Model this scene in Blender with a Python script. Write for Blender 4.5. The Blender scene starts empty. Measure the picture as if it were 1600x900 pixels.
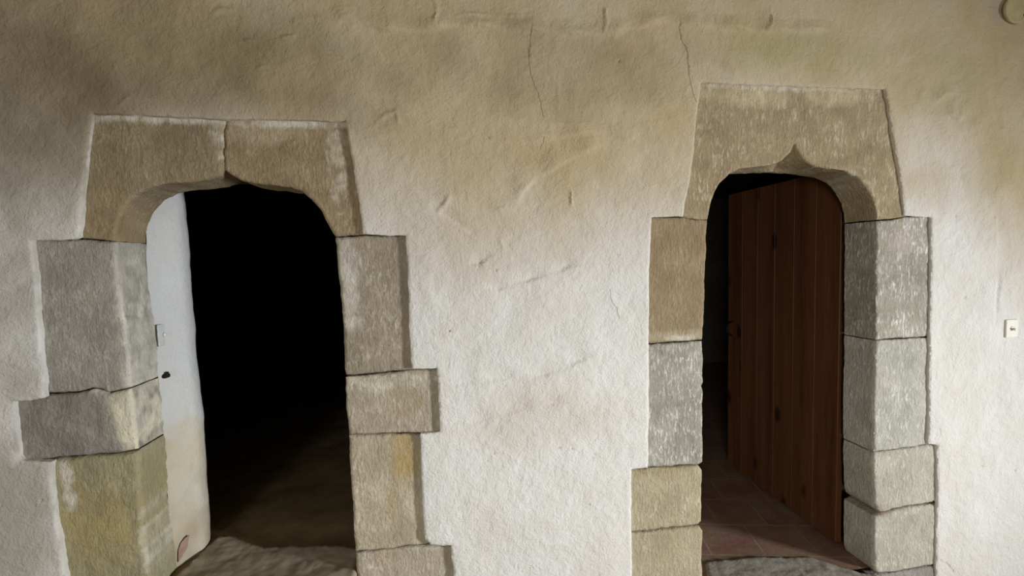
import bpy, math, random
import numpy as np
from mathutils import Vector, Matrix, noise
from mathutils.geometry import delaunay_2d_cdt

random.seed(7)
SC = bpy.context.scene
COL = SC.collection

# ------------------------------------------------------------------ camera
F_PX = 700.0
YAW, PITCH, ROLL = math.radians(8.03), math.radians(3.48), math.radians(1.5)
FW = Vector((math.sin(YAW) * math.cos(PITCH), math.cos(YAW) * math.cos(PITCH), -math.sin(PITCH)))
R0 = FW.cross(Vector((0, 0, 1))).normalized()
U0 = R0.cross(FW)
CU = U0 * math.cos(ROLL) + R0 * math.sin(ROLL)
CR = R0 * math.cos(ROLL) - U0 * math.sin(ROLL)


def ray(px, py):
    return FW * F_PX + CR * (px - 800.0) - CU * (py - 450.0)


CY = -2.0
_d = ray(1367, 896)
CZ = -_d.z * (0 - CY) / _d.y            # the sill of the right doorway is z = 0
CAM = Vector((0, CY, CZ))


def U(px, py, y=0.0):
    """the place on the plane at depth y that the photo shows at a pixel"""
    d = ray(px, py)
    t = (y - CY) / d.y
    return (CAM.x + d.x * t, CAM.z + d.z * t)


def UZ(px, py, z=0.0):
    d = ray(px, py)
    t = (z - CZ) / d.z
    return (CAM.x + d.x * t, CAM.y + d.y * t)


cd = bpy.data.cameras.new('camera')
cd.sensor_width = 36.0
cd.lens = 36.0 * F_PX / 1600.0
cd.clip_start = 0.05
cam = bpy.data.objects.new('camera', cd)
COL.objects.link(cam)
M = Matrix((CR, CU, -FW)).transposed().to_4x4()
M.translation = CAM
cam.matrix_world = M
SC.camera = cam

# ------------------------------------------------------------------ light
w = bpy.data.worlds.new('world')
SC.world = w
w.use_nodes = True
w.node_tree.nodes['Background'].inputs[0].default_value = (0.75, 0.87, 1.0, 1)
w.node_tree.nodes['Background'].inputs[1].default_value = 1.0


def area(name, loc, target, sx, sy, power, col, spread=180):
    l = bpy.data.lights.new(name, 'AREA')
    l.shape = 'RECTANGLE'
    l.size, l.size_y = sx, sy
    l.energy = power
    l.color = col
    l.spread = math.radians(spread)
    o = bpy.data.objects.new(name, l)
    COL.objects.link(o)
    o.location = loc
    o.rotation_euler = (Vector(target) - Vector(loc)).to_track_quat('-Z', 'Y').to_euler()
    return o


# daylight through the right-hand window, plus a weaker fill lamp added behind
XR, YB, XL, ZF, ZC = 6.0, -5.8, -3.6, -0.2, 3.0
area('window_light_right', (XR - 0.02, -3.45, 1.15), (-0.35, 0.0, 0.55), 0.75, 0.9, 85, (0.935, 0.962, 1.0), 74)
area('fill_light_back', (-1.9, YB + 0.03, 1.25), (1.5, 0.0, 0.6), 1.2, 1.1, 34, (1.0, 0.97, 0.93), 90)

SC.view_settings.view_transform = 'Standard'
SC.view_settings.look = 'None'
SC.view_settings.exposure = 0.0
SC.view_settings.gamma = 1.0
SC.view_settings.use_curve_mapping = False
try:
    SC.cycles.use_denoising = True
    SC.cycles.max_bounces = 8
    SC.cycles.diffuse_bounces = 5
except Exception:
    pass


# ------------------------------------------------------------------ materials
def srgb(r, g, b):
    def f(c):
        c /= 255.0
        return c / 12.92 if c <= 0.04045 else ((c + 0.055) / 1.055) ** 2.4
    return (f(r), f(g), f(b), 1.0)


class NT:
    def __init__(self, name, rough=0.9, spec=0.2):
        self.m = bpy.data.materials.new(name)
        self.m.use_nodes = True
        self.t = self.m.node_tree
        self.b = self.t.nodes['Principled BSDF']
        self.b.inputs['Roughness'].default_value = rough
        self.b.inputs['Specular IOR Level'].default_value = spec
        self.tc = self.t.nodes.new('ShaderNodeTexCoord').outputs['Object']

    def n(self, typ, **kw):
        nd = self.t.nodes.new(typ)
        for k, v in kw.items():
            setattr(nd, k, v)
        return nd

    def link(self, a, b):
        self.t.links.new(a, b)

    def mapped(self, scale=(1, 1, 1), rot=(0, 0, 0), loc=(0, 0, 0)):
        m = self.n('ShaderNodeMapping')
        m.inputs['Scale'].default_value = scale
        m.inputs['Rotation'].default_value = rot
        m.inputs['Location'].default_value = loc
        self.link(self.tc, m.inputs['Vector'])
        return m.outputs[0]

    def noise(self, vec, scale, detail=4, rough=0.55, dist=0.0):
        nd = self.n('ShaderNodeTexNoise')
        nd.inputs['Scale'].default_value = scale
        nd.inputs['Detail'].default_value = detail
        nd.inputs['Roughness'].default_value = rough
        nd.inputs['Distortion'].default_value = dist
        self.link(vec, nd.inputs['Vector'])
        return nd.outputs['Fac']

    def voronoi(self, vec, scale, feature='F1'):
        nd = self.n('ShaderNodeTexVoronoi', feature=feature)
        nd.inputs['Scale'].default_value = scale
        self.link(vec, nd.inputs['Vector'])
        return nd.outputs['Distance']

    def rng(self, v, a, b, c=0.0, d=1.0):
        nd = self.n('ShaderNodeMapRange')
        nd.inputs['From Min'].default_value = a
        nd.inputs['From Max'].default_value = b
        nd.inputs['To Min'].default_value = c
        nd.inputs['To Max'].default_value = d
        self.link(v, nd.inputs['Value'])
        return nd.outputs[0]

    def math(self, op, a, b):
        nd = self.n('ShaderNodeMath', operation=op)
        for i, v in enumerate((a, b)):
            if isinstance(v, (int, float)):
                nd.inputs[i].default_value = v
            else:
                self.link(v, nd.inputs[i])
        return nd.outputs[0]

    def mix(self, fac, a, b):
        nd = self.n('ShaderNodeMix', data_type='RGBA')
        for i, v in ((0, fac), (6, a), (7, b)):
            if isinstance(v, (int, float, tuple)):
                nd.inputs[i].default_value = v
            else:
                self.link(v, nd.inputs[i])
        return nd.outputs[2]

    def attr(self, name):
        nd = self.n('ShaderNodeAttribute', attribute_name=name)
        return nd.outputs['Fac']

    def color(self, c):
        if isinstance(c, tuple):
            self.b.inputs['Base Color'].default_value = c
        else:
            self.link(c, self.b.inputs['Base Color'])

    def bump(self, h, strength=0.5, dist=0.01, prev=None):
        nd = self.n('ShaderNodeBump')
        nd.inputs['Strength'].default_value = strength
        nd.inputs['Distance'].default_value = dist
        self.link(h, nd.inputs['Height'])
        if prev is not None:
            self.link(prev, nd.inputs['Normal'])
        self.link(nd.outputs[0], self.b.inputs['Normal'])
        return nd.outputs[0]


def plaster_mat(name, white, beige, grime, rough=0.92):
    t = NT(name, rough)
    v = t.tc
    big = t.noise(v, 1.3, 5, 0.6, 0.4)
    mid = t.noise(v, 6.0, 5, 0.6, 0.6)
    base = t.mix(t.rng(mid, 0.35, 0.7, 0.0, 0.35), white, srgb(196, 190, 176))
    fac = t.math('ADD', t.attr('beige'), t.rng(big, 0.3, 0.7, -0.18, 0.18))
    clampd = t.n('ShaderNodeClamp')
    t.link(fac, clampd.inputs[0])
    c = t.mix(clampd.outputs[0], base, beige)
    tone = t.noise(v, 2.6, 3, 0.5, 0.3)
    c = t.mix(t.math('MULTIPLY', t.rng(tone, 0.45, 0.7, 0, 0.4), t.attr('beige')), c, srgb(166, 142, 98))
    c = t.mix(t.attr('green'), c, srgb(158, 150, 108))
    c = t.mix(t.attr('soot_and_falloff'), c, srgb(120, 106, 82))
    c = t.mix(t.attr('grime'), c, grime)
    fine = t.noise(v, 260, 2, 0.5)
    c = t.mix(t.rng(fine, 0.66, 0.78, 0, 0.25), c, srgb(120, 108, 92))
    t.color(c)
    g1 = t.noise(v, 26, 5, 0.62, 0.3)
    g2 = t.noise(v, 105, 3, 0.6, 0.2)
    n1 = t.bump(g1, 0.38, 0.024)
    n2 = t.bump(g2, 0.5, 0.006, n1)
    return t.m


def stone_mat(name, dark, light, speck, speck_amt=0.5, stain=(0.5, 0.4, 0.2, 1), slant=0.0, seed=0.0, chisel=1.0, gain=1.3):
    t = NT(name, 0.93, 0.15)
    dark, light, speck, stain = [tuple(min(0.8, gain * (0.92 * q + 0.08 * (0.3 * cc[0] + 0.6 * cc[1] + 0.1 * cc[2]))) for q in cc[:3]) + (1.0,) for cc in (dark, light, speck, stain)]
    loc = (seed * 3.1, seed * 1.7, seed * 5.3)
    v = t.mapped(loc=loc)
    chis = t.mapped(scale=(88, 88, 26), rot=(0, slant, 0), loc=loc)
    ch = t.noise(chis, 1.0, 3, 0.6, 0.5)
    big = t.noise(v, 5.5, 5, 0.62, 0.5)
    c = t.mix(t.rng(big, 0.3, 0.7), dark, light)
    grain = t.noise(v, 90, 4, 0.7)
    c = t.mix(t.rng(grain, 0.4, 0.7, 0, 0.55), c, dark)
    patch = t.noise(v, 11, 4, 0.6)
    sp = t.math('MULTIPLY', t.rng(ch, 0.50, 0.66), t.rng(patch, 0.36, 0.62))
    c = t.mix(t.math('MULTIPLY', sp, speck_amt), c, speck)
    c = t.mix(t.math('MULTIPLY', t.attr('stain'), t.rng(t.noise(v, 14, 4), 0.3, 0.62, 0.35, 1.0)), c, stain)
    c = t.mix(t.attr('lime'), c, srgb(205, 199, 182))
    pit = t.noise(v, 150, 2, 0.5)
    c = t.mix(t.rng(pit, 0.66, 0.76, 0, 0.45), c, srgb(74, 62, 50))
    t.color(c)
    n1 = t.bump(ch, 0.55 * chisel, 0.010)
    n2 = t.bump(t.noise(v, 45, 5, 0.65, 0.4), 0.5, 0.012, n1)
    n3 = t.bump(grain, 0.5, 0.005, n2)
    return t.m


def plain_mat(name, a, b, scale=20, rough=0.8, bump=0.2, metallic=0.0):
    t = NT(name, rough)
    t.b.inputs['Metallic'].default_value = metallic
    n = t.noise(t.tc, scale, 5, 0.6)
    t.color(t.mix(t.rng(n, 0.3, 0.7), a, b))
    t.bump(n, bump, 0.01)
    return t.m


MAT = {}
MAT['plaster'] = plaster_mat('limewashed_plaster', srgb(214, 212, 207), srgb(184, 168, 137), srgb(164, 156, 140))
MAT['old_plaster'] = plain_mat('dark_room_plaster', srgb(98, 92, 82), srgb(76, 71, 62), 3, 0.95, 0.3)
MAT['reveal_plaster'] = plaster_mat('smooth_limewash', srgb(198, 202, 204), srgb(190, 180, 155), srgb(120, 100, 78))
MAT['room'] = plain_mat('room_plaster', srgb(226, 222, 212), srgb(214, 208, 196), 3, 0.95, 0.2)
MAT['ceiling'] = plain_mat('ceiling_plaster', srgb(170, 160, 140), srgb(150, 140, 120), 3, 0.95, 0.2)
MAT['floor'] = plain_mat('room_floor', srgb(158, 146, 128), srgb(140, 128, 110), 5, 0.85, 0.2)
MAT['earth'] = plain_mat('earth_floor', srgb(150, 130, 98), srgb(116, 98, 70), 6, 0.95, 0.6)
MAT['rubble'] = plain_mat('worn_threshold_stone', srgb(176, 172, 160), srgb(146, 140, 126), 14, 0.92, 0.7)
MAT['sill'] = plain_mat('worn_sill_mortar', srgb(184, 172, 150), srgb(148, 136, 114), 9, 0.95, 0.5)
MAT['iron'] = plain_mat('rusty_iron', srgb(58, 42, 34), srgb(36, 28, 24), 60, 0.7, 0.3, 0.4)
MAT['black_iron'] = plain_mat('black_iron', srgb(40, 34, 30), srgb(25, 22, 20), 60, 0.5, 0.2, 0.5)
MAT['plastic'] = plain_mat('aged_white_plastic', srgb(226, 222, 208), srgb(214, 210, 196), 20, 0.55, 0.05)
MAT['cover'] = plain_mat('painted_box_cover', srgb(188, 176, 134), srgb(172, 160, 118), 30, 0.8, 0.25)
MAT['clay'] = plain_mat('broken_clay', srgb(164, 138, 122), srgb(136, 112, 98), 30, 0.9, 0.4)
MAT['slot'] = plain_mat('dark_slot', srgb(60, 54, 46), srgb(40, 36, 32), 30, 0.9, 0.0)

t = NT('stained_pine', 0.5, 0.35)
gr = t.mapped(scale=(22, 22, 1.2))
gn = t.noise(gr, 1.6, 5, 0.6, 1.2)
c = t.mix(t.rng(gn, 0.3, 0.72), srgb(100, 60, 36), srgb(62, 36, 21))
bn = t.noise(t.mapped(scale=(1, 7.5, 0.2)), 1.0, 1, 0.5)
c = t.mix(t.rng(bn, 0.35, 0.65, 0, 0.35), c, srgb(124, 82, 48))
kn = t.voronoi(t.mapped(scale=(3, 5, 2.2), loc=(0.3, 0.2, 0.1)), 1.0)
c = t.mix(t.rng(kn, 0.08, 0.16, 0.85, 0.0), c, srgb(30, 14, 7))
t.color(c)
t.bump(gn, 0.15, 0.004)
MAT['pine'] = t.m

t = NT('terracotta_tiles', 0.75, 0.3)
_pa, _pb = UZ(1121, 787), UZ(1174, 862)
TILE_A = math.atan2(_pa[1] - _pb[1], _pa[0] - _pb[0]) - math.pi / 2
v = t.mapped(rot=(0, 0, -TILE_A), loc=(0.0, 0.0, 0))
br = t.n('ShaderNodeTexBrick')
br.offset = 0.5
br.inputs['Scale'].default_value = 1.0
br.inputs['Brick Width'].default_value = 0.30
br.inputs['Row Height'].default_value = 0.30
br.inputs['Mortar Size'].default_value = 0.006
br.inputs['Color1'].default_value = srgb(148, 106, 92)
br.inputs['Color2'].default_value = srgb(134, 96, 84)
br.inputs['Mortar'].default_value = srgb(160, 138, 120)
t.link(v, br.inputs['Vector'])
dust = t.noise(t.tc, 7, 5, 0.65)
c = t.mix(t.rng(dust, 0.38, 0.66, 0.0, 0.8), br.outputs['Color'], srgb(150, 134, 112))
t.color(c)
n1 = t.bump(br.outputs['Fac'], 0.3, -0.004)
t.bump(t.noise(t.tc, 30, 4), 0.3, 0.006, n1)
MAT['tiles'] = t.m


# ------------------------------------------------------------------ mesh helpers
def tag(o, label=None, cat=None, group=None, kind=None):
    if label: o['label'] = label
    if cat: o['category'] = cat
    if group: o['group'] = group
    if kind: o['kind'] = kind
    return o


def empty(name, loc, label=None, cat=None, group=None, kind=None):
    o = bpy.data.objects.new(name, None)
    o.empty_display_size = 0.1
    COL.objects.link(o)
    o.location = loc
    return tag(o, label, cat, group, kind)


def mesh_obj(name, verts, faces, mat, parent=None, smooth=True, attrs=None):
    me = bpy.data.meshes.new(name)
    org = Vector(parent.location) if parent is not None else Vector((0, 0, 0))
    if parent is not None and parent.parent is not None:
        org = org + Vector(parent.parent.location)
    V = np.asarray(verts, dtype=float) - np.array(org)
    me.from_pydata(V.tolist(), [], [list(map(int, f)) for f in faces])
    for k, a in (attrs or {}).items():
        at = me.attributes.new(k, 'FLOAT', 'POINT')
        at.data.foreach_set('value', np.asarray(a, dtype=np.float32))
    me.polygons.foreach_set('use_smooth', [smooth] * len(me.polygons))
    me.materials.append(mat)
    me.update()
    o = bpy.data.objects.new(name, me)
    COL.objects.link(o)
    o.parent = parent
    return o


def box(name, lo, hi, mat, parent=None, bevel=0.0, rot=None):
    x0, y0, z0 = lo
    x1, y1, z1 = hi
    v = [(x0, y0, z0), (x1, y0, z0), (x1, y1, z0), (x0, y1, z0), (x0, y0, z1), (x1, y0, z1), (x1, y1, z1), (x0, y1, z1)]
    f = [(3, 2, 1, 0), (4, 5, 6, 7), (0, 1, 5, 4), (1, 2, 6, 5), (2, 3, 7, 6), (3, 0, 4, 7)]
    if rot is not None:
        c = Vector(((x0 + x1) / 2, (y0 + y1) / 2, (z0 + z1) / 2))
        v = [tuple(c + rot @ (Vector(p) - c)) for p in v]
    o = mesh_obj(name, v, f, mat, parent, smooth=False)
    if bevel:
        m = o.modifiers.new('bevel', 'BEVEL')
        m.width = bevel
        m.segments = 3
    return o


def fbm(x, y, z, s, seed=0.0, octv=3):
    a, tot, f = 1.0, 0.0, s
    for k in range(octv):
        tot += a * noise.noise(Vector((x * f + seed, y * f + seed * 1.3, z * f - seed)))
        a *= 0.5
        f *= 2.1
    return tot


def resample(poly, step, closed=True):
    out = []
    n = len(poly)
    for i in range(n if closed else n - 1):
        a, b = np.array(poly[i]), np.array(poly[(i + 1) % n])
        k = max(1, int(np.linalg.norm(b - a) / step))
        for j in range(k):
            out.append(tuple(a + (b - a) * j / k))
    if not closed:
        out.append(tuple(poly[-1]))
    return out


def seg_dist(P, segs):
    """distance of each point of P (n,2) to the nearest of segs (m,2,2)"""
    D = np.full(len(P), 1e9)
    for a, b in segs:
        ab = b - a
        L = max(1e-12, ab @ ab)
        t = np.clip(((P - a) @ ab) / L, 0, 1)
        q = P - (a + t[:, None] * ab)
        D = np.minimum(D, np.einsum('ij,ij->i', q, q))
    return np.sqrt(D)


def loop_segs(poly):
    p = np.array(poly)
    return list(zip(p, np.roll(p, -1, axis=0)))


def inside(P, poly):
    r = np.zeros(len(P), bool)
    p = np.array(poly)
    q = np.roll(p, -1, axis=0)
    x, y = P[:, 0], P[:, 1]
    for (x0, y0), (x1, y1) in zip(p, q):
        if y0 == y1:
            continue
        c = ((y0 > y) != (y1 > y)) & (x < (x1 - x0) * (y - y0) / (y1 - y0) + x0)
        r ^= c
    return r


def cdt(points, loops):
    vs = [Vector(p) for p in points]
    es = []
    for lp in loops:
        s = len(vs)
        vs += [Vector(p) for p in lp]
        es += [(s + i, s + (i + 1) % len(lp)) for i in range(len(lp))]
    r = delaunay_2d_cdt(vs, es, [], 0, 1e-6)
    return np.array([tuple(v) for v in r[0]]), np.array(r[2])


def jitter(poly, amp, sc, seed):
    out = []
    for (x, z) in poly:
        out.append((x + amp * fbm(x, 0, z, sc, seed), z + amp * fbm(x, 5, z, sc, seed + 9)))
    return out


def extrude_back(V3, loop_idx, faces, back, rings, verts_out, amp, seed, attrs, cap=None):
    """carry a boundary loop backwards in y in rings"""
    prev = list(loop_idx)
    base = [V3[i] for i in loop_idx]
    for k in range(1, rings + 1):
        t = k / rings
        cur = []
        for j, (x, y, z) in enumerate(base):
            yy = y + (back - y) * t
            nx = amp * fbm(x, yy, z, 22, seed)
            nz = amp * fbm(x, yy, z, 22, seed + 4)
            zz = z
            if cap is not None and z > cap[0] and z < cap[1]:
                zz = z + (cap[0] - z) * min(1.0, t * 1.15) * 0.97
            verts_out.append((x + nx, yy, zz + nz))
            for a in attrs.values():
                a.append(a[loop_idx[j]] * max(0.0, min(1.0, 0.65 + 0.9 * fbm(x, yy * 1.5, z, 17, seed))))
            cur.append(len(verts_out) - 1)
        n = len(prev)
        for j in range(n):
            j2 = (j + 1) % n
            faces.append((prev[j], cur[j], cur[j2], prev[j2]))
        prev = cur
    return prev


def blob(P, blobs):
    """soft blobs (px, py, rx, ry, strength) given in photo pixels, measured in metres on the wall"""
    s = np.zeros(len(P))
    for (px, py, rx, ry, a) in blobs:
        cx, cz = U(px, py)
        d = ((P[:, 0] - cx) / (rx / 350.0)) ** 2 + ((P[:, 1] - cz) / (ry / 350.0)) ** 2
        s = np.maximum(s, a * np.clip(1.6 - 1.1 * np.sqrt(d), 0, 1))
    return s


SEED = [0]


def stone(poly, y0, y1, mat, parent, name='jamb_stone', r=0.006, step=0.008, amp=0.0028, wob=0.003,
          stains=(), limes=(), cap=None, label=None, relief=0.004):
    """one dressed block: outline in wall metres, face at y0 with chipped arrises, carried back to y1"""
    SEED[0] += 1
    sd = SEED[0] * 7.31
    out = jitter(resample(poly, step), amp, 16, sd)
    out = jitter(out, amp * 0.5, 60, sd)
    P = np.array(out)
    lo, hi = P.min(0), P.max(0)
    gx, gz = np.meshgrid(np.arange(lo[0], hi[0], step), np.arange(lo[1], hi[1], step))
    G = np.stack([gx.ravel(), gz.ravel()], 1)
    G += np.random.RandomState(SEED[0]).uniform(-0.25, 0.25, G.shape) * step
    G = G[inside(G, out)]
    G = G[seg_dist(G, loop_segs(out)) > step * 0.45]
    VV, T = cdt([tuple(g) for g in G], [out])
    T = T[inside(VV[T].mean(1), out)]
    d = seg_dist(VV, loop_segs(out))
    st = blob(VV, stains)
    li = blob(VV, limes)
    V3 = []
    stl, lil = [], []
    for i, (x, z) in enumerate(VV):
        rr = r * (1.0 + 0.9 * fbm(x, 2, z, 9, sd))
        rr = max(0.0015, rr)
        dd = min(d[i], rr)
        y = y0 + rr - math.sqrt(max(0, rr * rr - (rr - dd) ** 2))
        y += relief * fbm(x, 0, z, 9, sd, 3) + 0.0012 * fbm(x * 2.2, 0, z, 42, sd + 3, 2)
        V3.append((x, y, z))
        stl.append(float(np.clip(st[i] + (0.35 * fbm(x, 1, z, 12, sd) if st[i] > 0.05 else 0), 0, 1)))
        lil.append(float(np.clip(li[i] + (0.6 * fbm(x, 1, z, 26, sd) if li[i] > 0.05 else 0), 0, 1)))
    # find boundary loop in order of `out`
    key = {(round(x, 5), round(z, 5)): i for i, (x, z) in enumerate(VV)}
    loop = [key.get((round(x, 5), round(z, 5))) for x, z in out]
    if any(l is None for l in loop):
        loop = [int(np.argmin(((VV - np.array(p)) ** 2).sum(1))) for p in out]
    # orient: seen from -y the front must face the viewer
    area2 = sum(out[i][0] * out[(i + 1) % len(out)][1] - out[(i + 1) % len(out)][0] * out[i][1] for i in range(len(out)))
    if area2 < 0:
        loop = loop[::-1]
    faces = []
    for a, b, c in T:
        A, B, C = VV[a], VV[b], VV[c]
        cr = (B[0] - A[0]) * (C[1] - A[1]) - (B[1] - A[1]) * (C[0] - A[0])
        faces.append((a, b, c) if cr > 0 else (a, c, b))
    attrs = {'stain': stl, 'lime': lil}
    verts = list(V3)
    last = extrude_back(V3, loop, faces, y1, 12, verts, 0.0022, sd, attrs, cap)
    faces.append(tuple(last[::-1]) if False else tuple(last))
    o = mesh_obj(name, verts, faces, mat, parent, True, attrs)
    me = o.data
    import bmesh
    bm = bmesh.new()
    bm.from_mesh(me)
    bmesh.ops.recalc_face_normals(bm, faces=bm.faces)
    for e in bm.edges:
        if len(e.link_faces) == 2 and e.calc_face_angle(0) > 1.0:
            e.smooth = False
    bm.to_mesh(me)
    bm.free()
    if label:
        o['label'] = label
    return o


def px(pts, y=0.0):
    return [U(a, b, y) for a, b in pts]


# ------------------------------------------------------------------ traced outlines (photo pixels)
RL, RR = 0.025, 0.013            # how far the stone lies behind the plaster: left and right doorway
DL, DR = 0.21, 0.20              # depth of the stone reveals

hole_L = [(143, 176), (250, 181), (300, 183), (350, 186), (400, 186), (470, 187), (540, 189), (543, 215), (550, 250), (558, 300), (563, 335), (568, 366),
          (600, 367), (634, 368), (638, 450), (640, 520), (643, 577), (683, 576), (685, 620), (688, 676),
          (657, 678), (658, 740), (661, 800), (664, 842), (673, 852), (705, 853), (706, 870), (709, 900), (713, 985),
          (112, 985), (101, 900), (95, 867), (86, 813), (80, 765), (79, 722), (34, 721), (28, 713), (22, 660), (19, 627), (45, 626), (67, 622),
          (66, 590), (62, 540), (57, 475), (50, 400), (48, 375), (85, 374), (114, 373), (122, 369), (126, 320), (130, 281), (136, 225)]
hole_R = [(1096, 128), (1160, 131), (1250, 135), (1340, 138), (1384, 139), (1390, 170), (1397, 218), (1405, 265), (1411, 305), (1415, 337),
          (1455, 340), (1456, 420), (1454, 520), (1453, 620), (1452, 694), (1465, 695), (1466, 767), (1464, 833), (1464, 900), (1464, 985),
          (989, 985), (988, 900), (987, 833), (987, 734), (1013, 731), (1014, 620), (1014, 520), (1015, 420), (1019, 339),
          (1068, 338), (1070, 322), (1079, 280), (1085, 229), (1089, 184)]

arch_L = [(180, 377), (181, 360), (184, 342), (194, 322), (212, 304), (234, 292), (262, 286), (300, 283), (325, 280), (342, 274), (351, 264)]
arch_R_of_L = [(351, 264), (359, 272), (375, 281), (397, 286), (425, 289), (453, 292), (472, 299), (487, 312), (503, 331), (513, 351), (519, 364), (524, 370)]
arch_R = [(1105, 343), (1110, 319), (1116, 301), (1125, 286), (1139, 272), (1157, 263), (1181, 260), (1208, 257), (1223, 250), (1235, 238), (1242, 224),
          (1250, 241), (1259, 252), (1274, 260), (1295, 263), (1319, 266), (1340, 275), (1355, 292), (1364, 310), (1369, 329), (1370, 343)]

# ------------------------------------------------------------------ front plaster wall
gx0, gx1, gz0, gz1 = -3.6, XR, ZF, ZC
BEIGE = (
    # boundary of the yellowed upper field: (pixel x, pixel y, softness px)
    (-200, 330), (0, 330), (150, 320), (330, 330), (560, 400), (620, 400), (700, 430), (760, 470), (850, 430), (950, 420), (1010, 400), (1060, 400),
    (1100, 390), (1400, 360), (1430, 335), (1500, 320), (1560, 420), (1620, 500), (1900, 520))
RIDGES = [  # polyline, height (m), width (m), one-sided?
    ([(545, 30), (600, 48), (660, 45), (720, 38), (790, 44), (850, 48), (900, 54), (960, 50), (1030, 33), (1060, 36), (1100, 42), (1180, 48), (1290, 47)], 0.010, 0.014, 1),
    ([(680, 0), (683, 18), (678, 34)], 0.008, 0.008, 0),
    ([(1100, 17), (1140, 18), (1185, 19)], 0.009, 0.008, 0),
    ([(1100, 2), (1150, 4), (1190, 4)], 0.008, 0.007, 0),
    ([(1205, 18), (1203, 40), (1196, 48)], 0.008, 0.008, 0),
    ([(945, 15), (947, 35), (942, 52)], 0.007, 0.008, 0),
    ([(700, 22), (740, 22), (815, 26)], 0.007, 0.008, 0),
    ([(330, 24), (345, 14), (365, 16)], 0.007, 0.01, 0),
    ([(460, 32), (500, 28), (530, 36)], 0.006, 0.01, 0),
    ([(235, 36), (245, 36)], 0.006, 0.006, 0),
    ([(385, 62), (405, 64)], 0.006, 0.007, 0),
    ([(440, 58), (458, 56)], 0.007, 0.009, 0),
    ([(405, 105), (416, 104)], 0.006, 0.009, 0),
    ([(585, 195), (602, 180), (620, 174), (622, 190)], 0.007, 0.012, 0),
    ([(685, 330), (695, 320), (702, 308)], 0.009, 0.014, 0),
    ([(800, 330), (815, 300), (835, 278), (870, 258), (905, 240), (930, 228)], 0.007, 0.022, 1),
    ([(815, 222), (860, 216), (900, 208), (935, 204), (980, 218)], 0.005, 0.018, 1),
    ([(778, 452), (815, 440), (850, 430), (885, 418)], -0.006, 0.016, 1),
    ([(748, 414), (755, 406), (765, 400)], -0.006, 0.012, 1),
    ([(690, 336), (720, 352), (745, 368)], -0.005, 0.014, 1),
    ([(730, 298), (732, 312)], 0.006, 0.006, 0),
    ([(892, 298), (893, 320)], 0.007, 0.007, 0),
    ([(782, 375), (787, 392)], 0.006, 0.006, 0),
    ([(872, 130), (873, 175)], 0.006, 0.006, 0),
    ([(735, 600), (790, 590), (850, 586), (880, 575), (905, 562)], -0.005, 0.02, 1),
    ([(740, 660), (780, 650), (810, 640), (860, 632)], -0.004, 0.02, 1),
    ([(1462, 160), (1478, 148), (1490, 146)], 0.008, 0.014, 1),
    ([(1558, 340), (1562, 420), (1556, 500)], -0.004, 0.02, 1),
    ([(1545, 130), (1556, 180), (1562, 200)], -0.004, 0.02, 1),
    ([(1490, 180), (1500, 186), (1512, 176)], 0.006, 0.014, 1),
    ([(0, 355), (60, 362), (110, 345)], 0.003, 0.03, 1),
    ([(0, 448), (30, 440), (48, 425)], 0.004, 0.02, 1),
    ([(0, 690), (25, 688)], 0.006, 0.02, 1),
    ([(0, 560), (40, 575), (66, 560)], 0.003, 0.03, 1),
    ([(180, 170), (200, 150), (215, 140)], 0.004, 0.01, 0),
    ([(180, 110), (183, 96)], 0.005, 0.006, 0),
]
CRACKS = [
    [(831, 40), (829, 62), (825, 82), (827, 108), (834, 132), (843, 150), (848, 180)],
    [(1061, 36), (1065, 60), (1073, 76), (1076, 110), (1080, 138), (1087, 158)],
    [(953, 452), (956, 468), (964, 482), (967, 496)],
    [(1470, 875), (1482, 882), (1490, 893)],
    [(846, 232), (850, 215)],
]
PITS = [(967, 94, 4), (962, 40, 2.5), (1552, 25, 3), (487, 117, 2.5), (1479, 95, 2), (1494, 338, 2.5), (790, 603, 2), (773, 710, 2), (895, 702, 2),
        (930, 710, 2.5), (928, 717, 2), (705, 184, 1.5), (764, 215, 2), (966, 397, 2), (702, 517, 2.5), (922, 790, 2), (875, 699, 2), (1508, 465, 1.5),
        (1536, 728, 2), (1586, 735, 2), (1517, 873, 2), (65, 783, 2), (775, 423, 1.5)]


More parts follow.
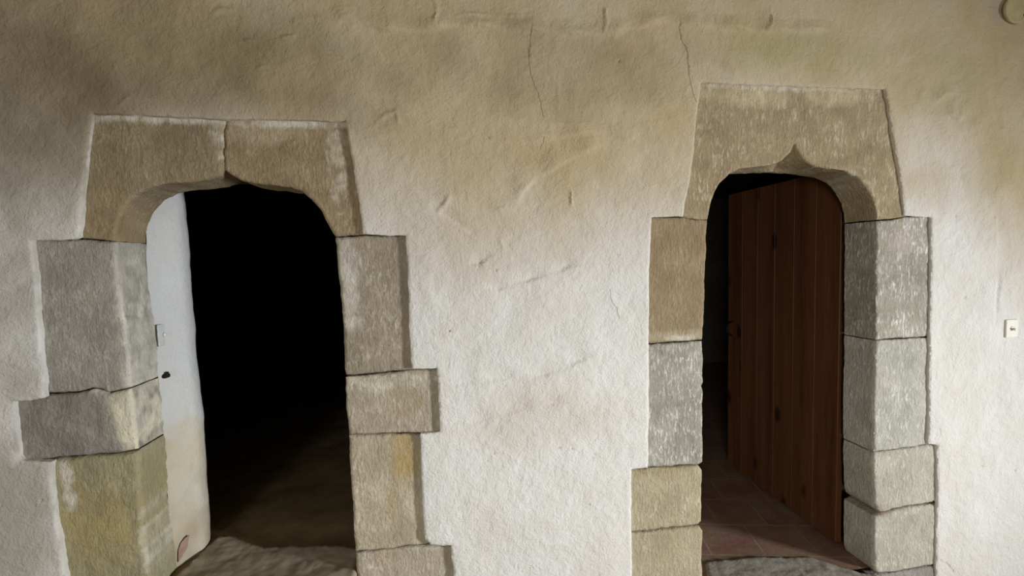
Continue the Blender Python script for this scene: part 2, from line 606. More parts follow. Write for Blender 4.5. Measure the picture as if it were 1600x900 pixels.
def front_wall():
    sd = 3.3
    hl = jitter(resample(px(hole_L), 0.011), 0.0035, 14, sd)
    hr = jitter(resample(px(hole_R), 0.011), 0.0028, 14, sd + 2)
    hl = jitter(hl, 0.002, 55, 1.0)
    hr = jitter(hr, 0.0018, 55, 2.0)
    fit = [np.array(U(1579, 513)), np.array(U(1584, 16))]
    s = 0.0078
    x0, z1 = U(-40, -30)
    x1, _ = U(1640, 450)
    gx, gz = np.meshgrid(np.arange(x0, x1 + 0.05, s), np.arange(-0.16, U(-40, -30)[1] + 0.04, s))
    G = np.stack([gx.ravel(), gz.ravel()], 1)
    G += np.random.RandomState(1).uniform(-0.3, 0.3, G.shape) * s
    cg, ch = np.meshgrid(np.arange(gx0 + 0.05, gx1, 0.1), np.arange(gz0 + 0.03, gz1, 0.1))
    H = np.stack([cg.ravel(), ch.ravel()], 1)
    H = H[(H[:, 0] < x0 - 0.03) | (H[:, 0] > x1 + 0.08) | (H[:, 1] > G[:, 1].max() + 0.03)]
    G = np.concatenate([G, H])
    ok = ~(inside(G, hl) | inside(G, hr))
    G = G[ok]
    allseg = loop_segs(hl) + loop_segs(hr)
    d = seg_dist(G, allseg)
    G = G[d > 0.004]
    cracks = [resample(px(c), 0.006, False) for c in CRACKS]
    extra = []
    csegs = []
    for c in cracks:
        a = np.array(c)
        a = a + np.array([[0.006 * fbm(p[0], 0, p[1], 45, 1), 0.0] for p in a])
        csegs += list(zip(a[:-1], a[1:]))
        extra += [tuple(q) for q in a]
        extra += [(q[0] - 0.0018, q[1]) for q in a] + [(q[0] + 0.0018, q[1]) for q in a]
    dc = seg_dist(G, csegs)
    G = G[dc > 0.0045]
    outer = resample([(gx0, gz0), (gx1, gz0), (gx1, gz1), (gx0, gz1)], 0.1)
    VV, T = cdt([tuple(g) for g in G] + extra, [outer, hl, hr])
    C = VV[T].mean(1)
    T = T[~(inside(C, hl) | inside(C, hr))]
    d = seg_dist(VV, allseg)
    dc = seg_dist(VV, csegs)
    n = len(VV)
    rel = np.zeros(n)
    for pl, h, wd, one in RIDGES:
        a = np.array(px(pl))
        ss = list(zip(a[:-1], a[1:]))
        lo, hi = a.min(0) - 4 * wd - 0.1, a.max(0) + 4 * wd + 0.1
        m = np.where(((VV > lo) & (VV < hi)).all(1))[0]
        if not len(m):
            continue
        dd = seg_dist(VV[m], ss)
        if one:
            # a lap of plaster: a lip along the line that fades away on its upper side only
            zline = np.interp(VV[m, 0], *zip(*sorted(map(tuple, a))))
            up = VV[m, 1] > zline
            prof = np.where(up, np.exp(-(dd / (wd * 3.2)) ** 2), np.exp(-(dd / (wd * 0.4)) ** 2))
        else:
            prof = np.exp(-(dd / (0.65 * wd)) ** 2)
        rel[m] += (1.4 if one else 0.9) * h * prof * (0.75 + 0.5 * np.sin(VV[m, 0] * 31 + VV[m, 1] * 17))
    # colour fields, with shapes of their own
    bx = [p[0] for p in BEIGE]
    pts = np.array([U(p[0], p[1]) for p in BEIGE])
    o = np.argsort(pts[:, 0])
    zb = np.interp(VV[:, 0], pts[o, 0], pts[o, 1])
    beige = np.zeros(n); grime = np.zeros(n); green = np.zeros(n); Y = np.zeros(n)
    gb = blob(VV, [(-40, 820, 95, 125, 1.0)])
    gr2 = blob(VV, [(1250, 80, 130, 40, 0.55), (330, 90, 170, 55, 0.45), (1480, 120, 80, 70, 0.4), (1550, 260, 50, 60, 0.25)])
    sb = blob(VV, [(30, 150, 190, 140, 0.75), (330, 110, 180, 90, 0.5), (560, 130, 120, 70, 0.25), (900, 110, 200, 60, 0.25), (-10, 470, 60, 160, 0.22)])  # brown soot along the top; last blob paints light falloff at far left
    warm = blob(VV, [(1000, 150, 70, 60, 0.3), (780, 290, 160, 120, 0.12), (850, 650, 120, 50, 0.18), (1450, 290, 40, 40, 0.3)])
    zc9 = U(0, 690)[1]
    for i in range(n):
        x, z = VV[i]
        f1 = fbm(x, 0, z, 2.1, 8, 3)
        e = (z - zb[i]) + 0.10 * f1 + 0.03 * fbm(x, 0, z, 9, 4, 2)
        beige[i] = min(1, max(0, e / 0.68 + 0.15))
        beige[i] = beige[i] * 0.95 + warm[i]
        g = gb[i] + 0.3 * fbm(x, 1, z, 7, 2, 2) if gb[i] > 0.03 else 0
        grime[i] = min(0.75, max(0, g))
        if z > zc9 + 0.01 * f1 and x < -1.3:
            grime[i] *= max(0, 1 - (z - zc9) / 0.05)
        green[i] = max(0, min(1, gr2[i] + (0.25 * fbm(x, 3, z, 6, 1, 2) if gr2[i] > 0.02 else 0)))
        y = -0.009 * f1 - 0.0028 * fbm(x, 0, z, 6.5, 1.7, 3) - 0.0012 * fbm(x * 0.7, 0, z, 24, 5, 2)
        y = y * min(1.0, 0.15 + d[i] / 0.10)
        y -= rel[i] * min(1.0, d[i] / 0.02)
        df = min(math.hypot(x - q[0], z - q[1]) for q in fit)
        y *= min(1.0, max(0.0, (df - 0.06) / 0.08))
        rr = 0.004
        dd = min(d[i], rr)
        y += rr - math.sqrt(max(0, rr * rr - (rr - dd) ** 2))
        if dc[i] < 0.0008:
            y += 0.003
            grime[i] = 0.35
        Y[i] = y
    for (a, b, r) in PITS:
        c = np.array(U(a, b))
        dd = np.sqrt(((VV - c) ** 2).sum(1))
        near = np.argsort(dd)[:2 if r > 3 else 1]
        Y[near] += 0.006
        grime[near] = 0.9
    V3 = [(VV[i, 0], Y[i], VV[i, 1]) for i in range(n)]
    faces = []
    A, B, C = VV[T[:, 0]], VV[T[:, 1]], VV[T[:, 2]]
    cr = (B[:, 0] - A[:, 0]) * (C[:, 1] - A[:, 1]) - (B[:, 1] - A[:, 1]) * (C[:, 0] - A[:, 0])
    for k, (a, b, c) in enumerate(T):
        faces.append((a, b, c) if cr[k] > 0 else (a, c, b))
    attrs = {'beige': list(beige * 1.0), 'grime': list(grime), 'green': list(green), 'soot_and_falloff': [max(0.0, min(1.0, q + (0.3 * fbm(VV[i, 0], 4, VV[i, 1], 4, 7, 3) if q > 0.03 else 0))) for i, q in enumerate(sb)]}
    verts = list(V3)
    for lp, back in ((hl, RL + 0.004), (hr, RR + 0.004)):
        idx = [int(np.argmin(((VV - np.array(p)) ** 2).sum(1))) for p in lp]
        ar = sum(lp[i][0] * lp[(i + 1) % len(lp)][1] - lp[(i + 1) % len(lp)][0] * lp[i][1] for i in range(len(lp)))
        if ar > 0:
            idx = idx[::-1]
        s0 = len(verts)
        extrude_back(V3, idx, faces, back, 3, verts, 0.0006, 2.0, attrs)
        for k in range(s0, len(verts)):
            attrs['beige'][k] = min(attrs['beige'][k], 0.25)
            attrs['green'][k] = 0
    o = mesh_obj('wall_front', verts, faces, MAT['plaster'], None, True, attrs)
    import bmesh
    bm = bmesh.new(); bm.from_mesh(o.data)
    for e in bm.edges:
        if len(e.link_faces) == 2 and e.calc_face_angle(0) > 1.0:
            e.smooth = False
    bm.to_mesh(o.data); bm.free()
    return tag(o, 'uneven limewashed plaster wall, yellowed above and white below, around both doorways', 'wall', kind='structure')


front_wall()

# ------------------------------------------------------------------ the wall's thickness behind the stone and the rooms
ZLF = U(328, 840, 0.45)[1]        # the sill on the left is a step higher
YT = 0.60                        # back of the wall


def st(o, label, cat='wall'):
    return tag(o, label, cat, kind='structure')


LX0, LX1 = U(290, 500, YT)[0], U(560, 700, DL)[0] + 0.12
RX0, RX1 = U(1098, 600, DR)[0] - 0.10, U(1312, 700, DR)[0] + 0.13
core = empty('wall_back_face', (0, DL, 0))
st(core, 'far side of the thick wall, seen only inside the doorways')
zl = U(351, 264)[1] + 0.02
zr = U(1242, 224)[1] + 0.02
xl_a = U(200, 500, DL)[0] - 0.10
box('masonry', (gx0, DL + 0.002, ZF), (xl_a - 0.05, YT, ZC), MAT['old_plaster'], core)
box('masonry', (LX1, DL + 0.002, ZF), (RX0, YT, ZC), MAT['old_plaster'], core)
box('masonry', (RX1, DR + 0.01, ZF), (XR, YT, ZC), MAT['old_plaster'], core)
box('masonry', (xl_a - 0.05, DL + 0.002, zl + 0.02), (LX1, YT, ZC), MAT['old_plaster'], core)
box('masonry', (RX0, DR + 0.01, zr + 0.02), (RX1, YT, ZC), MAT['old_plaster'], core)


# rounded plaster cheek of the left doorway, left side
def cheek():
    rows = [(-60, 233), (300, 233), (380, 233), (440, 238), (530, 245), (580, 250), (650, 257), (700, 263), (800, 273), (880, 283), (960, 292)]
    sil = [(-60, 262), (300, 289), (380, 295), (440, 299), (530, 306), (580, 311), (650, 318), (700, 321), (800, 327), (880, 331), (960, 338)]
    z_lo, z_hi = ZF, zl + 0.02
    verts, faces = [], []
    beige, grime, green = [], [], []
    NZ, NA = 110, 26
    fr = [(-60, 180), (377, 181), (480, 190), (560, 201), (606, 203), (703, 213), (800, 219), (890, 231), (985, 240)]
    fz = [U(p[1], p[0], RL)[1] for p in fr]
    fx = [U(p[1], p[0], RL)[0] for p in fr]
    sx = [U(p[1], p[0], 0.47)[0] + 0.035 for p in sil]
    sz = [U(p[1], p[0], 0.47)[1] for p in sil]
    zbrown = U(300, 640, 0.4)[1]
    for k in range(NZ + 1):
        z = z_lo + (z_hi - z_lo) * k / NZ
        xa = float(np.interp(z, fz[::-1], fx[::-1])) - 0.002
        xb = float(np.interp(z, sz[::-1], sx[::-1]))
        r = 0.26
        path = []
        for j in range(9):
            t = j / 8
            path.append((xa + (xb - xa) * t, DL - 0.004 + (YT - r - DL + 0.004) * t))
        x1, y1 = path[-1]
        for j in range(1, 12):
            a = (math.pi / 2) * j / 11
            path.append((x1 - r * (1 - math.cos(a)), y1 + r * math.sin(a)))
        path.append((x1 - r - 0.25, YT))
        path.append((x1 - r - 0.45, YT))
        for j, (x, y) in enumerate(path):
            x += 0.007 * fbm(0, y, z, 3.5, 2) + 0.0025 * fbm(0, y, z, 16, 5)
            verts.append((x, y, z))
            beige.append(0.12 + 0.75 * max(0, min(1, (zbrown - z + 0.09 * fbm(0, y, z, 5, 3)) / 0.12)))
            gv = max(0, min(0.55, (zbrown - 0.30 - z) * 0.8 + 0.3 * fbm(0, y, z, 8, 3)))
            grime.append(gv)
            green.append(0)
        NP = len(path)
    for k in range(NZ):
        for j in range(NP - 1):
            a = k * NP + j
            faces.append((a, a + 1, a + 1 + NP, a + NP))
    return mesh_obj('cheek', verts, faces, MAT['reveal_plaster'], core, True, {'beige': beige, 'grime': grime, 'green': green})


ck = cheek()
ck['label'] = 'smooth white rounded plaster edge inside the left doorway'

# the two dark rooms behind
YR = 4.6
XP = 0.35
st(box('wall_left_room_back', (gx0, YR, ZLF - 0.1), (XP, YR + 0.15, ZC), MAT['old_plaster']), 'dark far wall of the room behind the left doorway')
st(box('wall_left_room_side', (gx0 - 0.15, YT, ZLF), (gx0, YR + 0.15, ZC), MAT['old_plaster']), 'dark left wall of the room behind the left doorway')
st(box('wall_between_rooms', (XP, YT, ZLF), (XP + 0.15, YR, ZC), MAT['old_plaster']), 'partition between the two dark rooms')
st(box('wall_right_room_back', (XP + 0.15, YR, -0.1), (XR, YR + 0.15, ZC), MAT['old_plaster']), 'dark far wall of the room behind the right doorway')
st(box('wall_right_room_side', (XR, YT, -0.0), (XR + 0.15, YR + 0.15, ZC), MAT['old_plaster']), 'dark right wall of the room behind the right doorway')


def ground(name, x0, x1, y0, y1, z, mat, s, amp, lab, lump=()):
    nx, ny = int((x1 - x0) / s), int((y1 - y0) / s)
    vs, fs = [], []
    for j in range(ny + 1):
        for i in range(nx + 1):
            x, y = x0 + (x1 - x0) * i / nx, y0 + (y1 - y0) * j / ny
            h = z + amp * fbm(x, y, 0, 2.2, 4) + amp * 0.35 * fbm(x, y, 0, 11, 4)
            vs.append((x, y, h))
    for j in range(ny):
        for i in range(nx):
            a = j * (nx + 1) + i
            fs.append((a, a + 1, a + nx + 2, a + nx + 1))
    return st(mesh_obj(name, vs, fs, mat), lab, 'floor')


ground('floor_left_room', gx0, XP + 0.05, 0.1, YR + 0.05, ZLF, MAT['earth'], 0.045, 0.008, 'rough earthen floor behind the left doorway, in shadow')
ground('floor_right_room', XP + 0.1, XR, 0.05, YR, -0.004, MAT['tiles'], 0.06, 0.003, 'reddish clay tile floor behind the right doorway')
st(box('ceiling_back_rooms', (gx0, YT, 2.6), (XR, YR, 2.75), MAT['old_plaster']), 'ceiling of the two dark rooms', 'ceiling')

st(box('floor_base', (gx0 - 0.1, 0.0, -0.5), (XR + 0.1, YR + 0.1, -0.16), MAT['earth']), 'ground under the floors of the two dark rooms', 'floor')
st(box('floor_bed', (XP + 0.05, 0.10, -0.16), (XR + 0.1, YR + 0.1, -0.02), MAT['earth']), 'bedding under the clay tiles', 'floor')

st(box('floor_bed', (gx0 - 0.1, DL + 0.1, -0.16), (XP + 0.05, YR + 0.1, ZLF - 0.02), MAT['earth']), 'packed earth under the left-hand room', 'floor')

# the near room (around the camera)
st(box('floor', (XL, YB, ZF - 0.1), (XR, 0.0, ZF), MAT['floor']), 'floor of the near room', 'floor')
st(box('ceiling', (XL, YB, ZC), (XR, 0.0, ZC + 0.1), MAT['ceiling']), 'ceiling of the near room', 'ceiling')
st(box('wall_left', (XL - 0.2, YB, ZF), (XL, 0.0, ZC), MAT['room']), 'left wall of the near room')
wr = st(empty('wall_right', (XR, 0, 0)), 'right wall of the near room with a window')
wy0, wy1, wz0, wz1 = -3.95, -2.95, 0.6, 1.7
for lo, hi in (((XR, YB, ZF), (XR + 0.3, wy0, ZC)), ((XR, wy1, ZF), (XR + 0.3, 0, ZC)),
               ((XR, wy0, ZF), (XR + 0.3, wy1, wz0)), ((XR, wy0, wz1), (XR + 0.3, wy1, ZC))):
    box('masonry', lo, hi, MAT['room'], wr)
wb = st(empty('wall_back', (0, YB, 0)), 'wall behind the viewpoint with an unseen window added for fill light')
for lo, hi in (((XL, YB - 0.3, ZF), (-2.6, YB, ZC)), ((-1.2, YB - 0.3, ZF), (XR, YB, ZC)),
               ((-2.6, YB - 0.3, ZF), (-1.2, YB, 0.6)), ((-2.6, YB - 0.3, 1.9), (-1.2, YB, ZC))):
    box('masonry', lo, hi, MAT['room'], wb)

# ------------------------------------------------------------------ stone materials
S = srgb
SM = {
    'lint_l': stone_mat('dark_sandstone_left', S(118, 104, 78), S(150, 136, 108), S(190, 178, 150), 0.35, S(150, 120, 80), 0.5, 1, gain=1.15),
    'lint_r2': stone_mat('brown_sandstone', S(126, 108, 80), S(160, 142, 110), S(196, 182, 152), 0.45, S(170, 156, 130), 0.4, 2, gain=1.15),
    'grey': stone_mat('grey_sandstone', S(122, 118, 108), S(152, 148, 136), S(196, 190, 178), 0.3, S(196, 190, 178), 0.1, 3, gain=1.3),
    'darkgrey': stone_mat('dark_grey_sandstone', S(112, 106, 98), S(136, 130, 122), S(176, 170, 160), 0.3, S(206, 200, 170), 0.3, 4, 0.8, gain=1.3),
    'green': stone_mat('ochre_green_sandstone', S(132, 128, 98), S(160, 152, 118), S(200, 190, 160), 0.3, S(160, 142, 92), 0.0, 5, gain=1.1),
    'beigegrey': stone_mat('beige_grey_sandstone', S(138, 126, 106), S(172, 160, 138), S(214, 206, 188), 0.5, S(214, 210, 198), 0.1, 6, gain=1),
    'pale': stone_mat('pale_sandstone', S(156, 144, 122), S(188, 178, 156), S(222, 214, 196), 0.6, S(158, 128, 84), -0.1, 7, gain=0.95),
    'paleyellow': stone_mat('pale_stained_sandstone', S(164, 150, 122), S(196, 184, 158), S(224, 216, 196), 0.55, S(176, 152, 98), 0.1, 8, gain=0.9),
    'lint_right': stone_mat('beige_sandstone', S(136, 120, 90), S(164, 148, 116), S(204, 192, 164), 0.6, S(200, 184, 150), 0.02, 9, gain=1.1),
    'tan': stone_mat('tan_sandstone', S(146, 126, 94), S(168, 148, 114), S(196, 180, 150), 0.4, S(196, 186, 162), -0.2, 10, gain=0.88),
    'silver': stone_mat('silver_grey_sandstone', S(130, 126, 112), S(166, 162, 148), S(222, 218, 206), 0.75, S(150, 130, 96), -0.15, 11, gain=1.12),
    'cream': stone_mat('cream_sandstone', S(158, 146, 116), S(184, 172, 142), S(216, 206, 182), 0.5, S(150, 126, 86), 0.05, 12, gain=0.97),
    'right1': stone_mat('speckled_grey_sandstone', S(122, 116, 102), S(156, 150, 134), S(226, 222, 208), 0.8, S(164, 148, 144), 0.1, 13, gain=1.35),
    'right2': stone_mat('pale_grey_sandstone', S(158, 154, 142), S(186, 182, 170), S(228, 225, 216), 0.6, S(150, 128, 92), 0.1, 14, gain=1.05),
    'right3': stone_mat('grey_beige_sandstone', S(164, 158, 142), S(192, 186, 168), S(226, 220, 206), 0.55, S(140, 118, 84), 0.0, 15, gain=0.95),
}

# ------------------------------------------------------------------ left stone doorway
dl = empty('stone_doorway', (U(370, 800)[0], 0.10, ZLF),
           'pointed-arch stone door surround on the left, with cracked lintel and a bare dark opening', 'stone doorway', 'stone door surrounds in the plaster wall')


def ext(pts, y):
    """points with an outward push in metres (dx, dz) so a block runs on behind the plaster"""
    out = []
    for p in pts:
        x, z = U(p[0], p[1], y)
        if len(p) == 4:
            x += p[2]; z += p[3]
        out.append((x, z))
    return out


E = 0.03
# lintel, two stones meeting at the point
P = [(143, 176, -E, E), (352, 186, 0, E), (353, 190), (349, 205), (351, 222), (349, 238), (351, 250)] + arch_L[::-1] + [(155, 374), (128, 372, 0, 0), (122, 369, -E, 0)]
stone(ext(P, RL), RL, DL, SM['lint_l'], dl, 'lintel_stone', r=0.008, amp=0.002,
      stains=[(170, 340, 30, 40, 0.5)], limes=[(250, 183, 120, 6, 0.7), (335, 215, 10, 22, 0.35)], label='dark left half of the lintel, light hairline along its edge')
P = [(352, 186, 0, E), (540, 189, E, E), (568, 366, E, 0), (546, 367)] + arch_R_of_L[::-1] + [(351, 250), (349, 238), (351, 222), (349, 205), (353, 190)]
P[-6 - 0] = P[-6]
stone(ext(P, RL), RL, DL, SM['lint_r2'], dl, 'lintel_stone', r=0.008, amp=0.002,
      stains=[(400, 205, 50, 14, 0.6)], limes=[(450, 190, 100, 6, 0.7), (525, 250, 12, 60, 0.35)], label='browner right half of the lintel')
# left jamb
P = [(48, 375, -E, 0), (122, 374), (181, 378), (182, 420), (190, 480), (196, 520), (201, 560), (203, 606), (190, 609), (168, 613), (160, 609), (143, 607), (120, 613), (66, 616, -E, 0)]
stone(ext(P, RL), RL, DL, SM['grey'], dl, r=0.011, stains=[(196, 500, 16, 120, 0.8)], limes=[(205, 600, 12, 16, 0.9)])
P = [(19, 625, -E, 0), (67, 618), (120, 615), (143, 609), (160, 611), (168, 615), (190, 611), (203, 608), (208, 640), (213, 703), (187, 708), (120, 713), (80, 717), (34, 722, -E, 0)]
stone(ext(P, RL), RL, DL, SM['darkgrey'], dl, r=0.012, relief=0.009, stains=[(198, 655, 26, 50, 1.0)], limes=[(192, 650, 14, 30, 0.55), (150, 610, 10, 6, 0.8)],
      label='short dark grey block with a pale chipped corner')
P = [(79, 719, -E, 0), (120, 715), (187, 710), (213, 705), (217, 740), (219, 800), (224, 850), (231, 890), (240, 985), (112, 985, -E, 0)]
stone(ext(P, RL), RL, DL, SM['green'], dl, r=0.012, relief=0.008, stains=[(140, 830, 50, 60, 0.8), (225, 800, 14, 80, 0.6), (105, 755, 14, 26, 0.5)],
      limes=[(97, 750, 8, 20, 0.9), (102, 785, 8, 14, 0.8), (228, 860, 12, 50, 0.4)], label='ochre and green stained block')
# right jamb
P = [(524, 371), (570, 368), (634, 368, E, 0), (643, 577, E, 0), (600, 582), (560, 586), (541, 587), (538, 576), (536, 495), (531, 447), (527, 415)]
stone(ext(P, RL), RL, DL, SM['beigegrey'], dl, r=0.010, stains=[(545, 440, 14, 60, 0.6), (552, 500, 14, 20, 0.5)], limes=[(548, 505, 8, 10, 0.4)], relief=0.006)
P = [(540, 589), (560, 588), (600, 584), (643, 579), (684, 576, E, 0), (688, 676, E, 0), (655, 677), (600, 677), (545, 680), (541, 636)]
stone(ext(P, RL), RL, DL, SM['pale'], dl, r=0.009, stains=[(620, 630, 30, 22, 0.35)], limes=[(600, 600, 50, 12, 0.3)])
P = [(545, 681), (600, 679), (655, 679), (658, 678, E, 0), (664, 852, E, 0), (640, 853), (600, 858), (555, 863), (551, 787), (546, 719)]
stone(ext(P, RL), RL, DL, SM['paleyellow'], dl, r=0.008, stains=[(630, 720, 18, 40, 1.0), (615, 790, 10, 30, 0.5)], relief=0.005, label='pale block with an ochre stain')
P = [(555, 865), (600, 860), (640, 855), (705, 854, E, 0), (713, 985, E, 0), (560, 985), (557, 900)]
stone(ext(P, RL), RL, DL, SM['pale'], dl, r=0.008, stains=[(600, 880, 20, 14, 0.3)])

# ------------------------------------------------------------------ right stone doorway
dr = empty('stone_doorway', (U(1230, 800)[0], 0.10, 0.0),
           'pointed-arch stone door surround on the right, with one-piece lintel and an open wooden door', 'stone doorway', 'stone door surrounds in the plaster wall')
zcap = U(1190, 259, RR)[1]
zpk = U(1242, 224, RR)[1] + 0.004
P = [(1096, 128, -E, E), (1384, 139, E, E), (1415, 337, E, 0), (1392, 342)] + arch_R[::-1] + [(1090, 343), (1068, 338, -E * 0.3, 0)]
stone(ext(P, RR), RR, DR, SM['lint_right'], dr, 'lintel_stone', r=0.005, amp=0.0015, cap=(zcap, zpk),
      stains=[(1180, 150, 70, 16, 0.7), (1300, 150, 60, 14, 0.7)], limes=[(1240, 137, 130, 4, 0.5), (1345, 300, 24, 40, 0.15)])
P = [(1019, 339, -E, 0), (1068, 340), (1090, 344), (1105, 344), (1103, 420), (1100, 500), (1098, 531), (1060, 534), (1014, 537, -E, 0)]
stone(ext(P, RR), RR, DR, SM['tan'], dr, r=0.007, stains=[(1055, 525, 50, 8, 0.7)], limes=[(1070, 530, 30, 5, 0.5)])
P = [(1014, 539, -E, 0), (1060, 536), (1097, 533), (1099, 560), (1099, 598), (1096, 604), (1099, 612), (1098, 700), (1097, 722), (1092, 725), (1060, 728), (1013, 730, -E, 0)]
stone(ext(P, RR), RR, DR, SM['silver'], dr, r=0.007)
P = [(987, 735, -E, 0), (1013, 732), (1060, 730), (1092, 728), (1097, 735), (1097, 816), (1093, 820), (1060, 824), (1030, 827), (987, 832, -E, 0)]
stone(ext(P, RR), RR, DR, SM['cream'], dr, r=0.008, stains=[(1040, 735, 40, 8, 0.5)])
P = [(987, 834, -E, 0), (1030, 830), (1060, 827), (1094, 823), (1098, 830), (1098, 900), (1099, 985), (989, 985, -E, 0)]
stone(ext(P, RR), RR, DR, SM['cream'], dr, r=0.008)
P = [(1370, 345), (1392, 344), (1415, 339), (1455, 340, E, 0), (1454, 526, E, 0), (1410, 528), (1369, 531), (1369, 480), (1370, 400)]
stone(ext(P, RR), RR, DR, SM['right1'], dr, r=0.005, stains=[(1410, 380, 24, 16, 0.5)])
P = [(1369, 533), (1410, 530), (1454, 528, E, 0), (1452, 694, E, 0), (1410, 700), (1366, 706), (1366, 640), (1368, 580)]
stone(ext(P, RR), RR, DR, SM['right2'], dr, r=0.005)
P = [(1366, 708), (1410, 702), (1452, 696), (1465, 695, E, 0), (1466, 785, E, 0), (1420, 791), (1395, 797), (1376, 801), (1371, 797), (1367, 785), (1366, 750)]
stone(ext(P, RR), RR, DR, SM['right3'], dr, r=0.008, stains=[(1380, 797, 20, 6, 0.6)])
P = [(1367, 808), (1376, 804), (1395, 800), (1420, 794), (1465, 788, E, 0), (1464, 882, E, 0), (1430, 888), (1400, 893), (1371, 897), (1366, 885), (1366, 850)]
stone(ext(P, RR), RR, DR, SM['right3'], dr, r=0.008, stains=[(1385, 805, 20, 6, 0.6)])
# base course under the right jamb
P = [(1360, 900), (1371, 899), (1400, 895), (1430, 890), (1464, 884, E, 0), (1464, 985, E, 0), (1350, 985)]
stone(ext(P, RR), RR, DR, SM['darkgrey'], dr, 'base_stone', r=0.006)


# thresholds
def slab(name, corners, z, th, mat, parent, amp, s=0.012, sd=2.0, dome=0.0):
    xs = [c[0] for c in corners]; ys = [c[1] for c in corners]
    out = jitter(resample(corners, s), 0.008, 14, sd)
    G = np.stack([a.ravel() for a in np.meshgrid(np.arange(min(xs), max(xs), s), np.arange(min(ys), max(ys), s))], 1)
    G = G[inside(G, out)]
    G = G[seg_dist(G, loop_segs(out)) > s * 0.5]
    VV, T = cdt([tuple(g) for g in G], [out])
    T = T[inside(VV[T].mean(1), out)]
    d = seg_dist(VV, loop_segs(out))
    V3 = []
    for i, (x, y) in enumerate(VV):
        rr = 0.012
        dd = min(d[i], rr)
        h = z - (rr - math.sqrt(max(0, rr * rr - (rr - dd) ** 2))) + amp * fbm(x, y, 0, 9, sd) + amp * 0.4 * fbm(x, y, 0, 35, sd) + dome * min(1, d[i] / 0.1)
        V3.append((x, y, h))
    faces = [tuple(t) for t in T]
    idx = [int(np.argmin(((VV - np.array(p)) ** 2).sum(1))) for p in out]
    verts = list(V3)
    s0 = len(verts)
    for i in idx:
        verts.append((V3[i][0], V3[i][1], z - th))
    n = len(idx)
    for j in range(n):
        faces.append((idx[j], idx[(j + 1) % n], s0 + (j + 1) % n, s0 + j))
    faces.append(tuple(range(s0, s0 + n)))
    o = mesh_obj(name, verts, faces, mat, parent, True)
    import bmesh
    bm = bmesh.new(); bm.from_mesh(o.data)
    bmesh.ops.recalc_face_normals(bm, faces=bm.faces)
    for e in bm.edges:
        if len(e.link_faces) == 2 and e.calc_face_angle(0) > 1.0:
            e.smooth = False
    bm.to_mesh(o.data); bm.free()
    return o


xa = U(1098, 880, RR)[0] + 0.003
xb = U(1367, 896, RR)[0] - 0.003
back = [UZ(*p, 0.004) for p in ((1345, 893), (1300, 880), (1262, 868), (1225, 869), (1180, 868), (1140, 872), (1100, 875))]
slab('threshold', [(xa, -0.06), (xb, -0.06), (xb, 0.01)] + [(min(max(a, xa), xb), b) for a, b in back], 0.004, 0.19, MAT['rubble'], dr, 0.004)
xa = U(235, 900, RL)[0] + 0.012
xb = U(557, 900, RL)[0] - 0.003
slab('threshold', [(xa, -0.04), (xb, -0.04), (xb, DL), (xb - 0.2, 0.26), (xa + 0.33, 0.30), (xa + 0.14, 0.42), (xa + 0.06, 0.44), (xa + 0.02, DL)], ZLF + 0.014, 0.45, MAT['sill'], dl, 0.005)

# ------------------------------------------------------------------ wooden door leaf
hx, hy = UZ(1305, 850, 0.0)
fxp, fyp = UZ(1137, 725, 0.0)
hx = max(hx, U(1303, 700, hy)[0])
ztop = U(1133, 305, fyp)[1]
L = math.hypot(fxp - hx, fyp - hy)
ang = math.atan2(fyp - hy, fxp - hx)
door = empty('door_1', (hx, hy, 0.012), 'dark reddish-brown plank door standing open inside the right doorway', 'door', kind='structure')
door.rotation_euler = (0, 0, ang - math.pi / 2)   # local +y runs along the leaf
H = ztop - 0.012
NPL = 6
pv, pf = [], []
for k in range(NPL):     # tongue-and-groove boards in one leaf, a shallow groove at each seam
    y0, y1 = L * k / NPL, L * (k + 1) / NPL
    g, dpt = 0.0018, 0.0022
    prof = [(dpt, y0), (0.0, y0 + g), (0.0, y1 - g), (dpt, y1)]
    for (xx, yy) in prof:
        pv += [(xx, yy, 0), (xx, yy, H)]
n = len(pv) // 2
for k in range(n - 1):
    pf.append((2 * k, 2 * k + 1, 2 * k + 3, 2 * k + 2))
bk = len(pv)
pv += [(0.036, 0, 0), (0.036, 0, H), (0.036, L, 0), (0.036, L, H)]
pf += [(0, bk, bk + 1, 1), (2 * n - 2, 2 * n - 1, bk + 3, bk + 2), (bk, bk + 2, bk + 3, bk + 1)]
pf.append(tuple([2 * k + 1 for k in range(n)] + [bk + 3, bk + 1]))
pf.append(tuple([2 * k for k in range(n)][::-1] + [bk, bk + 2]))


def local_mesh(name, verts, faces, mat, parent, smooth=False):
    me = bpy.data.meshes.new(name)
    me.from_pydata([tuple(v) for v in verts], [], faces)
    me.polygons.foreach_set('use_smooth', [smooth] * len(me.polygons))
    me.materials.append(mat)
    me.update()
    import bmesh
    bm = bmesh.new(); bm.from_mesh(me)
    bmesh.ops.recalc_face_normals(bm, faces=bm.faces)
    bm.to_mesh(me); bm.free()
    o = bpy.data.objects.new(name, me)
    COL.objects.link(o)
    o.parent = parent
    return o


